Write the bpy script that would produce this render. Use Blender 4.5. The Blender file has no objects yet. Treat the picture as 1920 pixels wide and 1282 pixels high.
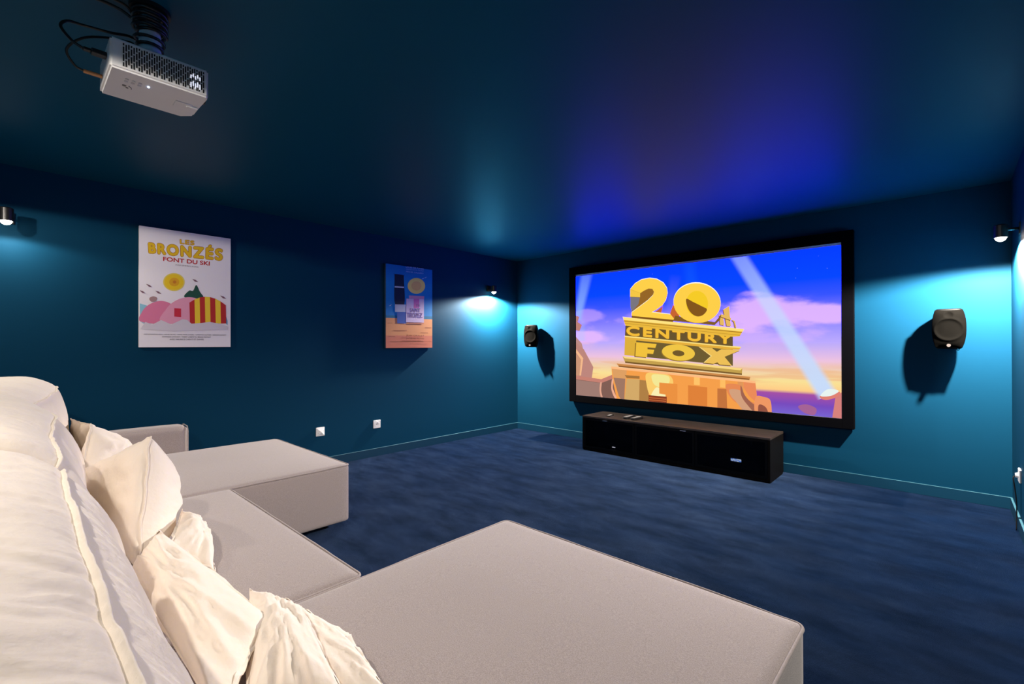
import bpy, bmesh, math, random
import numpy as np
from mathutils import Vector, Matrix, noise
from mathutils.geometry import tessellate_polygon

# ------------------------------------------------------------------ camera, world, exposure
SC = bpy.context.scene
C = SC.collection
# room frame: x from the left wall, y towards the screen wall (y = 0), z up
W, H, YB = 4.88, 2.4, -5.62
cam_d = bpy.data.cameras.new('camera'); cam = bpy.data.objects.new('camera', cam_d); C.objects.link(cam)
cam_d.sensor_width = 36; cam_d.lens = 36 * 879.34 / 1920; cam_d.clip_start = 0.02
yaw, pitch, roll = 0.75, 0.0043, -0.0013
fw = Vector((-math.sin(yaw) * math.cos(pitch), math.cos(yaw) * math.cos(pitch), math.sin(pitch)))
r0 = Vector((math.cos(yaw), math.sin(yaw), 0)); u0 = r0.cross(fw)
cr, sr = math.cos(roll), math.sin(roll)
rv = cr * r0 + sr * u0; uv = -sr * r0 + cr * u0
M = Matrix((rv, uv, -fw)).transposed().to_4x4(); M.translation = Vector((4.5445, -4.9955, 1.2103))
cam.matrix_world = M
SC.camera = cam
wd = bpy.data.worlds.new('world'); SC.world = wd; wd.use_nodes = True
wd.node_tree.nodes['Background'].inputs[0].default_value = (0.0, 0.0, 0.0, 1)
SC.view_settings.view_transform = 'Standard'; SC.view_settings.look = 'None'
SC.view_settings.exposure = 0.0; SC.view_settings.gamma = 1.0; SC.view_settings.use_curve_mapping = False
SC.cycles.max_bounces = 10; SC.cycles.diffuse_bounces = 6

LAMP_COL = (1.0, 0.90, 0.78)
POWER = dict(front=700.0, left_rear=10.0, back=64.0)
random.seed(4)

# ------------------------------------------------------------------ helpers
def s2l(c):
    return tuple(((v / 255) / 12.92 if v / 255 <= 0.04045 else (((v / 255) + 0.055) / 1.055) ** 2.4) for v in c)

def mat(name, col, rough=0.6, metal=0.0, spec=0.5, emit=None, estr=1.0, bump=None, var=None, trans=None, sheen=0.0, coat=0.0):
    m = bpy.data.materials.new(name); m.use_nodes = True
    nt = m.node_tree; b = nt.nodes['Principled BSDF']
    c = (*col, 1) if len(col) == 3 else col
    b.inputs['Base Color'].default_value = c
    b.inputs['Roughness'].default_value = rough; b.inputs['Metallic'].default_value = metal
    b.inputs['Specular IOR Level'].default_value = spec
    if sheen: b.inputs['Sheen Weight'].default_value = sheen
    if coat: b.inputs['Coat Weight'].default_value = coat
    if emit:
        b.inputs['Emission Color'].default_value = (*emit, 1); b.inputs['Emission Strength'].default_value = estr
    if bump or var:
        tc = nt.nodes.new('ShaderNodeTexCoord')
    if var:       # (scale, amount, stretch)
        n = nt.nodes.new('ShaderNodeTexNoise'); n.inputs['Scale'].default_value = var[0]; n.inputs['Detail'].default_value = 5
        mp = nt.nodes.new('ShaderNodeMapping'); mp.inputs['Scale'].default_value = var[2] if len(var) > 2 else (1, 1, 1)
        nt.links.new(tc.outputs['Object'], mp.inputs[0]); nt.links.new(mp.outputs[0], n.inputs['Vector'])
        mx = nt.nodes.new('ShaderNodeMix'); mx.data_type = 'RGBA'
        mx.inputs['A'].default_value = tuple(v * (1 - var[1]) for v in c[:3]) + (1,)
        mx.inputs['B'].default_value = tuple(min(1, v * (1 + var[1])) for v in c[:3]) + (1,)
        rp = nt.nodes.new('ShaderNodeMapRange'); rp.inputs[1].default_value = .35; rp.inputs[2].default_value = .65
        nt.links.new(n.outputs[0], rp.inputs[0]); nt.links.new(rp.outputs[0], mx.inputs['Factor']); nt.links.new(mx.outputs['Result'], b.inputs['Base Color'])
    if bump:      # (scale, strength, distance)
        n = nt.nodes.new('ShaderNodeTexNoise'); n.inputs['Scale'].default_value = bump[0]; n.inputs['Detail'].default_value = 6
        nt.links.new(tc.outputs['Object'], n.inputs['Vector'])
        bp = nt.nodes.new('ShaderNodeBump'); bp.inputs['Strength'].default_value = bump[1]; bp.inputs['Distance'].default_value = bump[2]
        nt.links.new(n.outputs[0], bp.inputs['Height']); nt.links.new(bp.outputs[0], b.inputs['Normal'])
    return m

PAINT = (0.0028, 0.040, 0.084)
M_wall = mat('blue_wall_paint', PAINT, rough=0.6, spec=0.5, bump=(260, 0.12, 0.002))
M_ceil = mat('blue_ceiling_paint', (0.002, 0.072, 0.128), rough=0.47, spec=0.5, bump=(260, 0.10, 0.002))
M_ceil.node_tree.nodes['Principled BSDF'].inputs['IOR'].default_value = 1.25
M_wall.node_tree.nodes['Principled BSDF'].inputs['IOR'].default_value = 1.12
M_base = mat('blue_skirting_paint', (0.0026, 0.036, 0.076), rough=0.5, spec=0.2)
M_edge = mat('painted_lit_top_edge', (0.03, 0.11, 0.15), rough=0.5)  # paler colour stands in for lamplight caught along the skirting top
M_carpet = mat('blue_carpet', (0.0016, 0.007, 0.023), rough=0.9, spec=0.0, sheen=0.55, bump=(420, 0.9, 0.006), var=(3.2, 0.30, (1.0, 1.7, 1)))
M_carpet.node_tree.nodes['Principled BSDF'].inputs['Sheen Roughness'].default_value = .22
M_carpet.node_tree.nodes['Principled BSDF'].inputs['Sheen Tint'].default_value = (.16, .26, .50, 1)
M_sofa = mat('sofa_woven_fabric', (0.37, 0.315, 0.30), rough=0.9, spec=0.15, sheen=0.25, bump=(420, 0.5, 0.0015), var=(380, 0.16))
M_linen = mat('cream_linen', (0.94, 0.84, 0.73), rough=0.9, spec=0.15, sheen=0.2, bump=(48, 0.40, 0.006))
M_taupe = mat('taupe_linen', (0.60, 0.51, 0.41), rough=0.9, spec=0.15, bump=(120, 0.2, 0.003))
M_black = mat('black_velvet_border', (0.0012, 0.0012, 0.002), rough=0.95, spec=0.03)
M_blackmetal = mat('black_metal', (0.012, 0.012, 0.013), rough=0.35, metal=0.3)
M_chrome = mat('polished_metal', (0.8, 0.8, 0.8), rough=0.2, metal=1.0)
M_plasticw = mat('white_plastic', (0.80, 0.79, 0.78), rough=0.35)
M_projw = mat('projector_white_plastic', (0.76, 0.76, 0.77), rough=0.5, spec=.3, bump=(500, 0.15, 0.0006))
M_slot = mat('dark_slot', (0.006, 0.006, 0.008), rough=0.7)
M_cable = mat('black_cable', (0.008, 0.008, 0.009), rough=0.4)
M_copper = mat('copper_plug', (0.35, 0.16, 0.07), rough=0.4, metal=0.3)
M_wood = mat('black_brown_wood', (0.0028, 0.0022, 0.002), rough=0.5, spec=0.08, var=(9, 0.35, (1, 14, 14)), bump=(90, 0.15, 0.001))
M_doorblack = mat('black_lacquer', (0.001, 0.001, 0.001), rough=0.25, spec=0.12)
M_spk = mat('speaker_grille_cloth', (0.0012, 0.0010, 0.0007), rough=0.9, spec=0.04, bump=(900, 0.6, 0.001), var=(700, 0.35))
M_spkbody = mat('speaker_satin_plastic', (0.001, 0.001, 0.0009), rough=0.6, spec=0.15)
M_badge = mat('silver_badge', (0.10, 0.085, 0.08), rough=0.5, metal=0.5)
M_bulb = mat('lit_bulb', (1, 1, 1), emit=(1.0, 0.86, 0.68), estr=45)
M_led = mat('lit_led', (0, 0, 0), emit=(0.55, 0.7, 1.0), estr=6)
M_canvas = mat('canvas_edge', (0.62, 0.6, 0.6), rough=0.8)

nt_ = M_carpet.node_tree; n_ = nt_.nodes.new('ShaderNodeTexNoise'); n_.inputs['Scale'].default_value = 2.6; n_.inputs['Detail'].default_value = 7; n_.inputs['Roughness'].default_value = .65
tc_ = nt_.nodes.new('ShaderNodeTexCoord'); mp_ = nt_.nodes.new('ShaderNodeMapping'); mp_.inputs['Scale'].default_value = (1.0, 2.4, 1); mp_.inputs['Rotation'].default_value = (0, 0, .3)
mr_ = nt_.nodes.new('ShaderNodeMapRange'); mr_.inputs[1].default_value = .35; mr_.inputs[2].default_value = .68; mr_.inputs[3].default_value = .38; mr_.inputs[4].default_value = .95
nt_.links.new(tc_.outputs['Object'], mp_.inputs[0]); nt_.links.new(mp_.outputs[0], n_.inputs['Vector']); nt_.links.new(n_.outputs[0], mr_.inputs[0]); nt_.links.new(mr_.outputs[0], nt_.nodes['Principled BSDF'].inputs['Sheen Weight'])

def link(o, parent=None):
    C.objects.link(o)
    if parent: o.parent = parent
    return o

def obj(name, bm, m, parent=None, smooth=False, loc=None):
    me = bpy.data.meshes.new(name); bm.to_mesh(me); bm.free()
    for mm in (m if isinstance(m, (list, tuple)) else [m]): me.materials.append(mm)
    if smooth:
        for p in me.polygons: p.use_smooth = True
    o = bpy.data.objects.new(name, me)
    if loc: o.location = loc
    return link(o, parent)

def tag(o, label, cat, group=None):
    o['label'] = label; o['category'] = cat
    if group: o['group'] = group
    return o

def thing(name, label, cat, loc=(0, 0, 0), rotz=0, group=None):
    o = bpy.data.objects.new(name, None); C.objects.link(o)
    o.location = loc; o.rotation_euler = (0, 0, rotz); o.empty_display_size = .05
    return tag(o, label, cat, group)

def struct(name, bm, m, smooth=False):
    o = obj(name, bm, m, None, smooth); o['kind'] = 'structure'; return o

def box(bm, x0, x1, y0, y1, z0, z1, bev=0, seg=2, mi=0):
    r = bmesh.ops.create_cube(bm, size=1, matrix=Matrix.Translation(((x0 + x1) / 2, (y0 + y1) / 2, (z0 + z1) / 2)) @ Matrix.Diagonal((x1 - x0, y1 - y0, z1 - z0, 1)))
    vs = r['verts']; fs = {f for v in vs for f in v.link_faces}
    for f in fs: f.material_index = mi
    if bev:
        es = {e for v in vs for e in v.link_edges}
        b = bmesh.ops.bevel(bm, geom=list(es) + list(vs), offset=bev, segments=seg, affect='EDGES', profile=0.5)
        for f in b['faces']: f.material_index = mi
    return vs

def B(*a, **k):
    bm = bmesh.new(); box(bm, *a, **k); return bm

def cyl(bm, p0, p1, r0, r1=None, n=24, mi=0):
    p0, p1 = Vector(p0), Vector(p1); d = p1 - p0; r1 = r0 if r1 is None else r1
    mtx = Matrix.Translation((p0 + p1) / 2) @ d.to_track_quat('Z', 'Y').to_matrix().to_4x4()
    r = bmesh.ops.create_cone(bm, cap_ends=True, segments=n, radius1=r0, radius2=r1, depth=d.length, matrix=mtx)
    for f in {f for v in r['verts'] for f in v.link_faces}: f.material_index = mi

def catmull(pts, n=10):
    pts = [Vector(p) for p in pts]; out = []
    P = [pts[0] * 2 - pts[1]] + pts + [pts[-1] * 2 - pts[-2]]
    for i in range(1, len(P) - 2):
        a, b, c, d = P[i - 1], P[i], P[i + 1], P[i + 2]
        for k in range(n):
            t = k / n
            out.append(0.5 * ((2 * b) + (c - a) * t + (2 * a - 5 * b + 4 * c - d) * t * t + (3 * b - a - 3 * c + d) * t ** 3))
    out.append(pts[-1]); return out

def tube(bm, pts, r, n=8, closed=False, mi=0):
    pts = [Vector(p) for p in pts]; N = len(pts); rings = []
    up = Vector((0.13, 0.21, 0.97))
    for i, p in enumerate(pts):
        a = pts[(i - 1) % N] if (closed or i) else p; b = pts[(i + 1) % N] if (closed or i < N - 1) else p
        t = (b - a).normalized() if (b - a).length > 1e-9 else Vector((0, 0, 1))
        s = t.cross(up)
        if s.length < 1e-3: s = t.cross(Vector((1, 0, 0)))
        s.normalize(); w = s.cross(t)
        rr = r(i / (N - 1)) if callable(r) else r
        rings.append([bm.verts.new(p + rr * (math.cos(k * 2 * math.pi / n) * s + math.sin(k * 2 * math.pi / n) * w)) for k in range(n)])
    for i in range(N if closed else N - 1):
        A, Bq = rings[i], rings[(i + 1) % N]
        for k in range(n):
            f = bm.faces.new((A[k], A[(k + 1) % n], Bq[(k + 1) % n], Bq[k])); f.material_index = mi
    if not closed:
        bm.faces.new(rings[0][::-1]); bm.faces.new(rings[-1])

def nz(x, y, z=0.0, oct=3):
    return noise.fractal(Vector((x, y, z)), 1.0, 2.0, oct)

# ------------------------------------------------------------------ room shell
T = 0.12
struct('floor', B(-T, W + T, YB - T, T, -T, 0), M_carpet)
struct('ceiling', B(-T, W + T, YB - T, T, H, H + T), M_ceil)
struct('wall_left', B(-T, 0, YB - T, T, 0, H), M_wall)
struct('wall_front', B(0, W, 0, T, 0, H), M_wall)
struct('wall_right', B(W, W + T, YB - T, T, 0, H), M_wall)
struct('wall_back', B(0, W, YB - T, YB, 0, H), M_wall)
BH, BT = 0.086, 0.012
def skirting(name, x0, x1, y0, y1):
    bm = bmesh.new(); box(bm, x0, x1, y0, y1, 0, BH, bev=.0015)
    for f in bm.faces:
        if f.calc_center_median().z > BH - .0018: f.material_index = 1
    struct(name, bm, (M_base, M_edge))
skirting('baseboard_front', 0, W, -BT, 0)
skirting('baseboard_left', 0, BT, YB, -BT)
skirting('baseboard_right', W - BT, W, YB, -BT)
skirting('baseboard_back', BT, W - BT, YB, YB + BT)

# ------------------------------------------------------------------ wall sconces (light sources of the room)
def sconce(pos, nrm, power, label, dist=0.095, group=None, cone=170, tilt=0, blend=.25):
    """black spot on a short arm; pos = lamp mouth centre, nrm = direction out of the wall"""
    n = Vector(nrm); p = Vector(pos); wall = p - n * dist
    t = thing('wall_sconce', label, 'wall lamp', wall, 0, group)
    q = n * dist
    sd = Vector((-n.y, n.x, 0))
    bm = bmesh.new()
    a = n * .006
    box(bm, -.0, .0, 0, 0, 0, 0)
    bm.clear()
    ext = [abs(n.x) * .012 + abs(sd.x) * .075, abs(n.y) * .012 + abs(sd.y) * .075]
    c = n * .007 + Vector((0, 0, .05))
    box(bm, c.x - ext[0] / 2, c.x + ext[0] / 2, c.y - ext[1] / 2, c.y + ext[1] / 2, c.z - .0375, c.z + .0375, bev=.003)
    obj('wall_plate', bm, M_blackmetal, t)
    bm = bmesh.new(); cyl(bm, n * .012 + Vector((0, 0, .05)), q + Vector((0, 0, .05)), .009, n=12)
    obj('arm', bm, M_blackmetal, t, True)
    # hollow shade, open at the bottom
    bm = bmesh.new(); R, th, h = .034, .003, .085; N = 32
    prof = [(R - th, 0), (R, 0), (R, h - .006), (R - .006, h), (0.0005, h), (0.0005, h - th), (R - th, h - th)]
    rings = [[bm.verts.new((q.x + r * math.cos(k * 2 * math.pi / N), q.y + r * math.sin(k * 2 * math.pi / N), z)) for k in range(N)] for r, z in prof]
    for i in range(len(rings)):
        A, Bq = rings[i], rings[(i + 1) % len(rings)]
        for k in range(N): bm.faces.new((A[k], A[(k + 1) % N], Bq[(k + 1) % N], Bq[k]))
    bmesh.ops.recalc_face_normals(bm, faces=bm.faces)
    obj('lamp_shade', bm, M_blackmetal, t)
    bm = bmesh.new(); bmesh.ops.create_uvsphere(bm, u_segments=24, v_segments=12, radius=.028, matrix=Matrix.Translation(q + Vector((0, 0, .004))))
    bmesh.ops.delete(bm, geom=[v for v in bm.verts if v.co.z > .0045], context='VERTS')
    obj('bulb', bm, M_bulb, t, True)
    ld = bpy.data.lights.new('lamp_beam', 'SPOT'); ld.energy = power; ld.color = LAMP_COL
    ld.spot_size = math.radians(cone); ld.spot_blend = blend; ld.shadow_soft_size = .022
    lo = bpy.data.objects.new('lamp_beam', ld); link(lo, t); lo.location = q + Vector((0, 0, -.05)); lo.rotation_euler = (math.radians(tilt), 0, 0)
    return t

sconce((.10, -.578, 1.905), (1, 0, 0), POWER['front'], 'lit black sconce on the left wall near the screen corner')
sconce((W - .085, -.575, 1.90), (-1, 0, 0), POWER['front'], 'lit black sconce on the right wall above the right speaker')
sconce((.17, -5.008, 1.995), (1, 0, 0), POWER['left_rear'], 'glowing sconce at the left edge of the photo, left of the white poster', dist=.165)
sconce((3.35, YB + .12, 2.2), (0, 1, 0), POWER['back'] * 1.15, 'sconce on the back wall behind the near half of the sofa, outside the frame', cone=179, tilt=0, blend=.04)
sconce((1.05, YB + .12, 2.2), (0, 1, 0), POWER['back'] * .62, 'sconce on the back wall behind the far half of the sofa, outside the frame', cone=179, tilt=0, blend=.04)

# ------------------------------------------------------------------ flat print builder
def homography(src, dst):
    A = []
    for (x, y), (u, v) in zip(src, dst):
        A.append([x, y, 1, 0, 0, 0, -u * x, -u * y, u]); A.append([0, 0, 0, x, y, 1, -v * x, -v * y, v])
    A = np.array(A, float); h = np.linalg.solve(A[:, :8], A[:, 8]); h = np.append(h, 1).reshape(3, 3)
    return lambda x, y: ((h[0, 0] * x + h[0, 1] * y + h[0, 2]) / (h[2, 0] * x + h[2, 1] * y + 1), (h[1, 0] * x + h[1, 1] * y + h[1, 2]) / (h[2, 0] * x + h[2, 1] * y + 1))

class Print:
    """one mesh of coplanar coloured shapes, local x right, y up, z out of the sheet"""
    def __init__(s, w, h, f=None, emissive=False, step=.00012):
        s.w, s.h, s.f, s.em, s.step = w, h, f or (lambda x, y: (x, y)), emissive, step
        s.bm = bmesh.new(); s.mats = []; s.key = {}; s.layer = 0
    def m(s, col):
        if isinstance(col, bpy.types.Material):
            k = col.name
            if k not in s.key: s.key[k] = len(s.mats); s.mats.append(col)
            return s.key[k]
        k = tuple(col)
        if k not in s.key:
            l = s2l(col)
            s.key[k] = len(s.mats)
            s.mats.append(mat('projected_colour' if s.em else 'printed_ink', (0, 0, 0) if s.em else l, rough=.9 if s.em else .7, spec=0 if s.em else .25, emit=l if s.em else None))
        return s.key[k]
    def clip(s, pts):
        def cl(P, ax, lim, sgn):
            o = []
            for i in range(len(P)):
                a, b = P[i - 1], P[i]; ia, ib = sgn * (a[ax] - lim) <= 0, sgn * (b[ax] - lim) <= 0
                if ia != ib:
                    t = (lim - a[ax]) / (b[ax] - a[ax]); o.append((a[0] + t * (b[0] - a[0]), a[1] + t * (b[1] - a[1])))
                if ib: o.append(b)
            return o
        for ax, lim, sg in ((0, 0, -1), (0, s.w, 1), (1, 0, -1), (1, s.h, 1)):
            if pts: pts = cl(pts, ax, lim, sg)
        return pts
    def poly(s, pts, col, raw=False, layer=True):
        if layer: s.layer += 1
        P = [tuple(p) for p in pts] if raw else [s.f(*p) for p in pts]
        P = s.clip(P)
        if len(P) < 3: return
        mi = s.m(col); vs = [s.bm.verts.new((x, y, s.layer * s.step)) for x, y in P]
        for t in tessellate_polygon([[Vector((x, y, 0)) for x, y in P]]):
            try:
                f = s.bm.faces.new([vs[i] for i in t]); f.material_index = mi
                f.normal_update()
                if f.normal.z < 0: f.normal_flip()
            except ValueError: pass
    def smooth(s, pts, col, n=6, **k):
        P = [Vector((x, y, 0)) for x, y in pts]; N = len(P); out = []
        for i in range(N):
            a, b, c, d = P[i - 1], P[i], P[(i + 1) % N], P[(i + 2) % N]
            for j in range(n):
                t = j / n; q = 0.5 * ((2 * b) + (c - a) * t + (2 * a - 5 * b + 4 * c - d) * t * t + (3 * b - a - 3 * c + d) * t ** 3)
                out.append((q.x, q.y))
        s.poly(out, col, **k)
    def ell(s, cx, cy, rx, ry, col, rot=0, n=36, **k):
        c, q = math.cos(rot), math.sin(rot)
        s.poly([(cx + rx * math.cos(a) * c - ry * math.sin(a) * q, cy + rx * math.cos(a) * q + ry * math.sin(a) * c) for a in [i * 2 * math.pi / n for i in range(n)]], col, **k)
    def text(s, body, quad, col, bold=0.0, shear=0.0, spacing=1.0):
        """letters stretched into a quad: top-left, top-right, bottom-right, bottom-left"""
        if bold:      # heavier strokes: the same letters shifted round a small circle
            k = (quad[2][1] - quad[1][1]) * bold
            for i in range(8):
                a = math.pi * i / 4
                s.text(body, [(x + k * math.cos(a) * (1 if x < quad[1][0] - 1 else 1), y + k * math.sin(a)) for x, y in quad], col, 0, shear, spacing); s.layer -= .9
        s.layer += 1
        cu = bpy.data.curves.new('lettering', 'FONT'); cu.body = body; cu.size = 1; cu.fill_mode = 'FRONT'; cu.shear = shear
        cu.space_character = spacing
        o = bpy.data.objects.new('lettering', cu); C.objects.link(o)
        dg = bpy.context.evaluated_depsgraph_get(); me = bpy.data.meshes.new_from_object(o.evaluated_get(dg))
        C.objects.unlink(o); bpy.data.objects.remove(o)
        xs = [v.co.x for v in me.vertices]; ys = [v.co.y for v in me.vertices]
        x0, x1, y0, y1 = min(xs), max(xs), min(ys), max(ys)
        Q = [s.f(*q) for q in quad]
        g = homography([(x0, y1), (x1, y1), (x1, y0), (x0, y0)], Q)
        vs = []
        for v in me.vertices:
            a, b = g(v.co.x, v.co.y); vs.append(s.bm.verts.new((a, b, s.layer * s.step)))
        mi = s.m(col)
        for p in me.polygons:
            try:
                f = s.bm.faces.new([vs[i] for i in p.vertices]); f.material_index = mi; f.normal_update()
                if f.normal.z < 0: f.normal_flip()
            except ValueError: pass
        bpy.data.meshes.remove(me); bpy.data.curves.remove(cu)
    def build(s, name, parent, loc, rot):
        o = obj(name, s.bm, s.mats, parent); o.location = loc; o.rotation_euler = rot; return o

# ------------------------------------------------------------------ projection screen
FX0, FX1, FZ0, FZ1 = .962, 3.950, .473, 2.188
PX0, PX1, PZ0, PZ1 = 1.065, 3.860, .560, 2.068
scr = thing('projection_screen', 'large black framed projection screen showing a golden film studio logo', 'projection screen', (2.456, 0, 0))
def at(bm): bmesh.ops.translate(bm, verts=bm.verts, vec=(-2.456, 0, 0)); return bm
bm = bmesh.new(); o_, i_ = .075, .0
SX0, SX1, SZ0, SZ1 = PX0 - .002, PX1 + .002, PZ0 - .002, 2.090
box(bm, FX0, SX0, -.07, -.012, FZ0, FZ1, bev=.004)
box(bm, SX1, FX1, -.07, -.012, FZ0, FZ1, bev=.004)
box(bm, SX0 - .001, SX1 + .001, -.0698, -.012, SZ1, FZ1, bev=.003)
box(bm, SX0 - .001, SX1 + .001, -.0698, -.012, FZ0, SZ0, bev=.003)
obj('frame', at(bm), M_black, scr)
bm = at(B(SX0, SX1, -.060, -.052, SZ0, SZ1)); obj('screen_fabric', bm, mat('screen_fabric_white', (.55, .56, .58), rough=.9), scr)
bm = at(B(SX0 + .002, SX1 - .002, -.068, -.064, SZ1 - .006, SZ1 - .001)); obj('edge_strip', bm, mat('pale_edge_strip', (.75, .75, .72), rough=.4), scr)
bm = bmesh.new()
bm.free()
for x in (1.35, 3.55):
    for z in (.52, 2.12): obj('wall_bracket', at(B(x - .03, x + .03, -.0125, 0, z - .02, z + .03)), M_blackmetal, scr)

PW, PH = PX1 - PX0, PZ1 - PZ0
hs = homography([(1079, 518), (1576.5, 457), (1577.5, 786.5), (1080, 743)], [(0, PH), (PW, PH), (PW, 0), (0, 0)])
pr = Print(PW, PH, hs, emissive=True, step=.00006)

def sky_material():
    m = bpy.data.materials.new('projected_sky'); m.use_nodes = True; nt = m.node_tree; N = nt.nodes; L = nt.links
    b = N['Principled BSDF']; b.inputs['Base Color'].default_value = (0, 0, 0, 1); b.inputs['Roughness'].default_value = .9; b.inputs['Specular IOR Level'].default_value = 0
    b.inputs['Emission Strength'].default_value = 1
    tc = N.new('ShaderNodeTexCoord'); sp = N.new('ShaderNodeSeparateXYZ'); L.new(tc.outputs['Object'], sp.inputs[0])
    def math_(op, a, b_=None, c=None):
        n = N.new('ShaderNodeMath'); n.operation = op
        for i, v in enumerate((a, b_, c)):
            if v is None: continue
            if isinstance(v, (int, float)): n.inputs[i].default_value = v
            else: L.new(v, n.inputs[i])
        return n.outputs[0]
    def sstep(v, a, bq):
        n = N.new('ShaderNodeMapRange'); n.interpolation_type = 'SMOOTHSTEP'; n.inputs[1].default_value = a; n.inputs[2].default_value = bq; L.new(v, n.inputs[0]); return n.outputs[0]
    def mix(f, A, Bc):
        n = N.new('ShaderNodeMix'); n.data_type = 'RGBA'
        if isinstance(f, (int, float)): n.inputs['Factor'].default_value = f
        else: L.new(f, n.inputs['Factor'])
        for nm, v in (('A', A), ('B', Bc)):
            if isinstance(v, tuple): n.inputs[nm].default_value = (*v, 1)
            else: L.new(v, n.inputs[nm])
        return n.outputs['Result']
    x, y = sp.outputs[0], sp.outputs[1]
    v = math_('DIVIDE', y, PH)
    cr = N.new('ShaderNodeValToRGB'); L.new(v, cr.inputs[0]); e = cr.color_ramp.elements
    stops = [(0, (120, 100, 210)), (.06, (120, 75, 190)), (.125, (165, 80, 165)), (.145, (255, 205, 135)), (.20, (250, 225, 150)), (.27, (240, 205, 175)), (.33, (238, 195, 225)), (.42, (195, 175, 248)), (.52, (160, 150, 245)), (.60, (130, 125, 240)), (.72, (55, 85, 240)), (.82, (8, 72, 238)), (1, (6, 62, 230))]
    e[0].position, e[0].color = stops[0][0], (*s2l(stops[0][1]), 1); e[1].position, e[1].color = 1, (*s2l(stops[-1][1]), 1)
    for p_, c_ in stops[1:-1]:
        q = e.new(p_); q.color = (*s2l(c_), 1)
    col = cr.outputs[0]
    # drifting clouds in a band
    mp = N.new('ShaderNodeMapping'); mp.inputs['Scale'].default_value = (1.1, 2.6, 1); mp.inputs['Location'].default_value = (3.2, 1.35, 0); L.new(tc.outputs['Object'], mp.inputs[0])
    n1 = N.new('ShaderNodeTexNoise'); n1.inputs['Scale'].default_value = 1.7; n1.inputs['Detail'].default_value = 6; n1.inputs['Roughness'].default_value = .5; L.new(mp.outputs[0], n1.inputs['Vector'])
    cl = sstep(n1.outputs[0], .47, .64)
    band = math_('MULTIPLY', sstep(v, .30, .50), math_('SUBTRACT', 1, sstep(v, .58, .76)))
    def blob(cx, cy, rx, ry):
        d = math_('SQRT', math_('ADD', math_('POWER', math_('DIVIDE', math_('SUBTRACT', x, cx), rx), 2), math_('POWER', math_('DIVIDE', math_('SUBTRACT', y, cy), ry), 2)))
        d = math_('ADD', d, math_('MULTIPLY', math_('SUBTRACT', n1.outputs[0], .5), -2.2))
        return math_('SUBTRACT', 1, sstep(d, .55, 1.1))
    big = math_('MAXIMUM', blob(2.12, .93, .62, .17), blob(2.70, .93, .35, .11))
    big = math_('MAXIMUM', big, blob(.22, .74, .42, .08))
    big = math_('MAXIMUM', big, math_('MULTIPLY', blob(.20, 1.0, .30, .08), .45))
    cf = math_('MAXIMUM', math_('MULTIPLY', math_('MULTIPLY', cl, band), .45), math_('MULTIPLY', big, .88))
    col = mix(cf, col, s2l((232, 186, 226)))
    # streaks near the horizon
    mp2 = N.new('ShaderNodeMapping'); mp2.inputs['Scale'].default_value = (.6, 9, 1); L.new(tc.outputs['Object'], mp2.inputs[0])
    n2 = N.new('ShaderNodeTexNoise'); n2.inputs['Scale'].default_value = 1.5; n2.inputs['Detail'].default_value = 3; L.new(mp2.outputs[0], n2.inputs['Vector'])
    hz = math_('MULTIPLY', sstep(v, .145, .17), math_('SUBTRACT', 1, sstep(v, .25, .34)))
    col = mix(math_('MULTIPLY', math_('MULTIPLY', sstep(n2.outputs[0], .48, .58), hz), .6), col, s2l((240, 180, 130)))
    # stars
    vo = N.new('ShaderNodeTexVoronoi'); vo.inputs['Scale'].default_value = 11; L.new(tc.outputs['Object'], vo.inputs['Vector'])
    st = math_('MULTIPLY', math_('LESS_THAN', vo.outputs['Distance'], .035), sstep(v, .55, .7))
    col = mix(math_('MULTIPLY', st, .5), col, s2l((170, 190, 255)))
    # searchlight beams: (x0,y0) foot -> (x1,y1) top, half widths
    def beam(a, bq, w0, w1, soft, amp, c):
        nonlocal col
        (ax, ay), (bx, by) = a, bq; dx, dy = bx - ax, by - ay; ln = math.hypot(dx, dy); dx /= ln; dy /= ln
        rx_, ry_ = math_('SUBTRACT', x, ax), math_('SUBTRACT', y, ay)
        along = math_('ADD', math_('MULTIPLY', rx_, dx), math_('MULTIPLY', ry_, dy))
        perp = math_('ABSOLUTE', math_('SUBTRACT', math_('MULTIPLY', rx_, dy), math_('MULTIPLY', ry_, dx)))
        t = math_('DIVIDE', along, ln)
        wd_ = math_('ADD', w0, math_('MULTIPLY', t, w1 - w0))
        e_ = math_('SUBTRACT', perp, wd_)
        f = math_('SUBTRACT', 1, sstep(e_, -soft, soft))
        f = math_('MULTIPLY', f, math_('GREATER_THAN', along, 0))
        fade = math_('SUBTRACT', 1, math_('MULTIPLY', math_('POWER', t, 1.3), .62))
        col = mix(math_('MULTIPLY', math_('MULTIPLY', f, fade), amp), col, s2l(c))
    A1 = hs(1552, 744); A2 = hs(1384, 478); beam(A1, A2, .068, .062, .030, .95, (196, 220, 255))
    beam(hs(1082, 600), hs(1099, 512), .045, .075, .04, .75, (150, 190, 255))
    beam(hs(1089, 640), hs(1090, 600), .06, .04, .04, .4, (170, 200, 255))
    beam(hs(1300, 560), hs(1290, 480), .04, .06, .05, .45, (20, 100, 245))
    beam(hs(1252, 600), hs(1262, 540), .03, .05, .03, .5, (120, 120, 245))
    # the bright blue of the picture overexposes the blue channel
    vm = N.new('ShaderNodeVectorMath'); vm.operation = 'MULTIPLY'; L.new(col, vm.inputs[0])
    cx_ = N.new('ShaderNodeCombineXYZ'); cx_.inputs[0].default_value = 1; cx_.inputs[1].default_value = 1
    L.new(math_('ADD', 1, math_('MULTIPLY', sstep(v, .42, .70), 8.0)), cx_.inputs[2]); L.new(cx_.outputs[0], vm.inputs[1])
    L.new(vm.outputs[0], b.inputs['Emission Color'])
    return m
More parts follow.
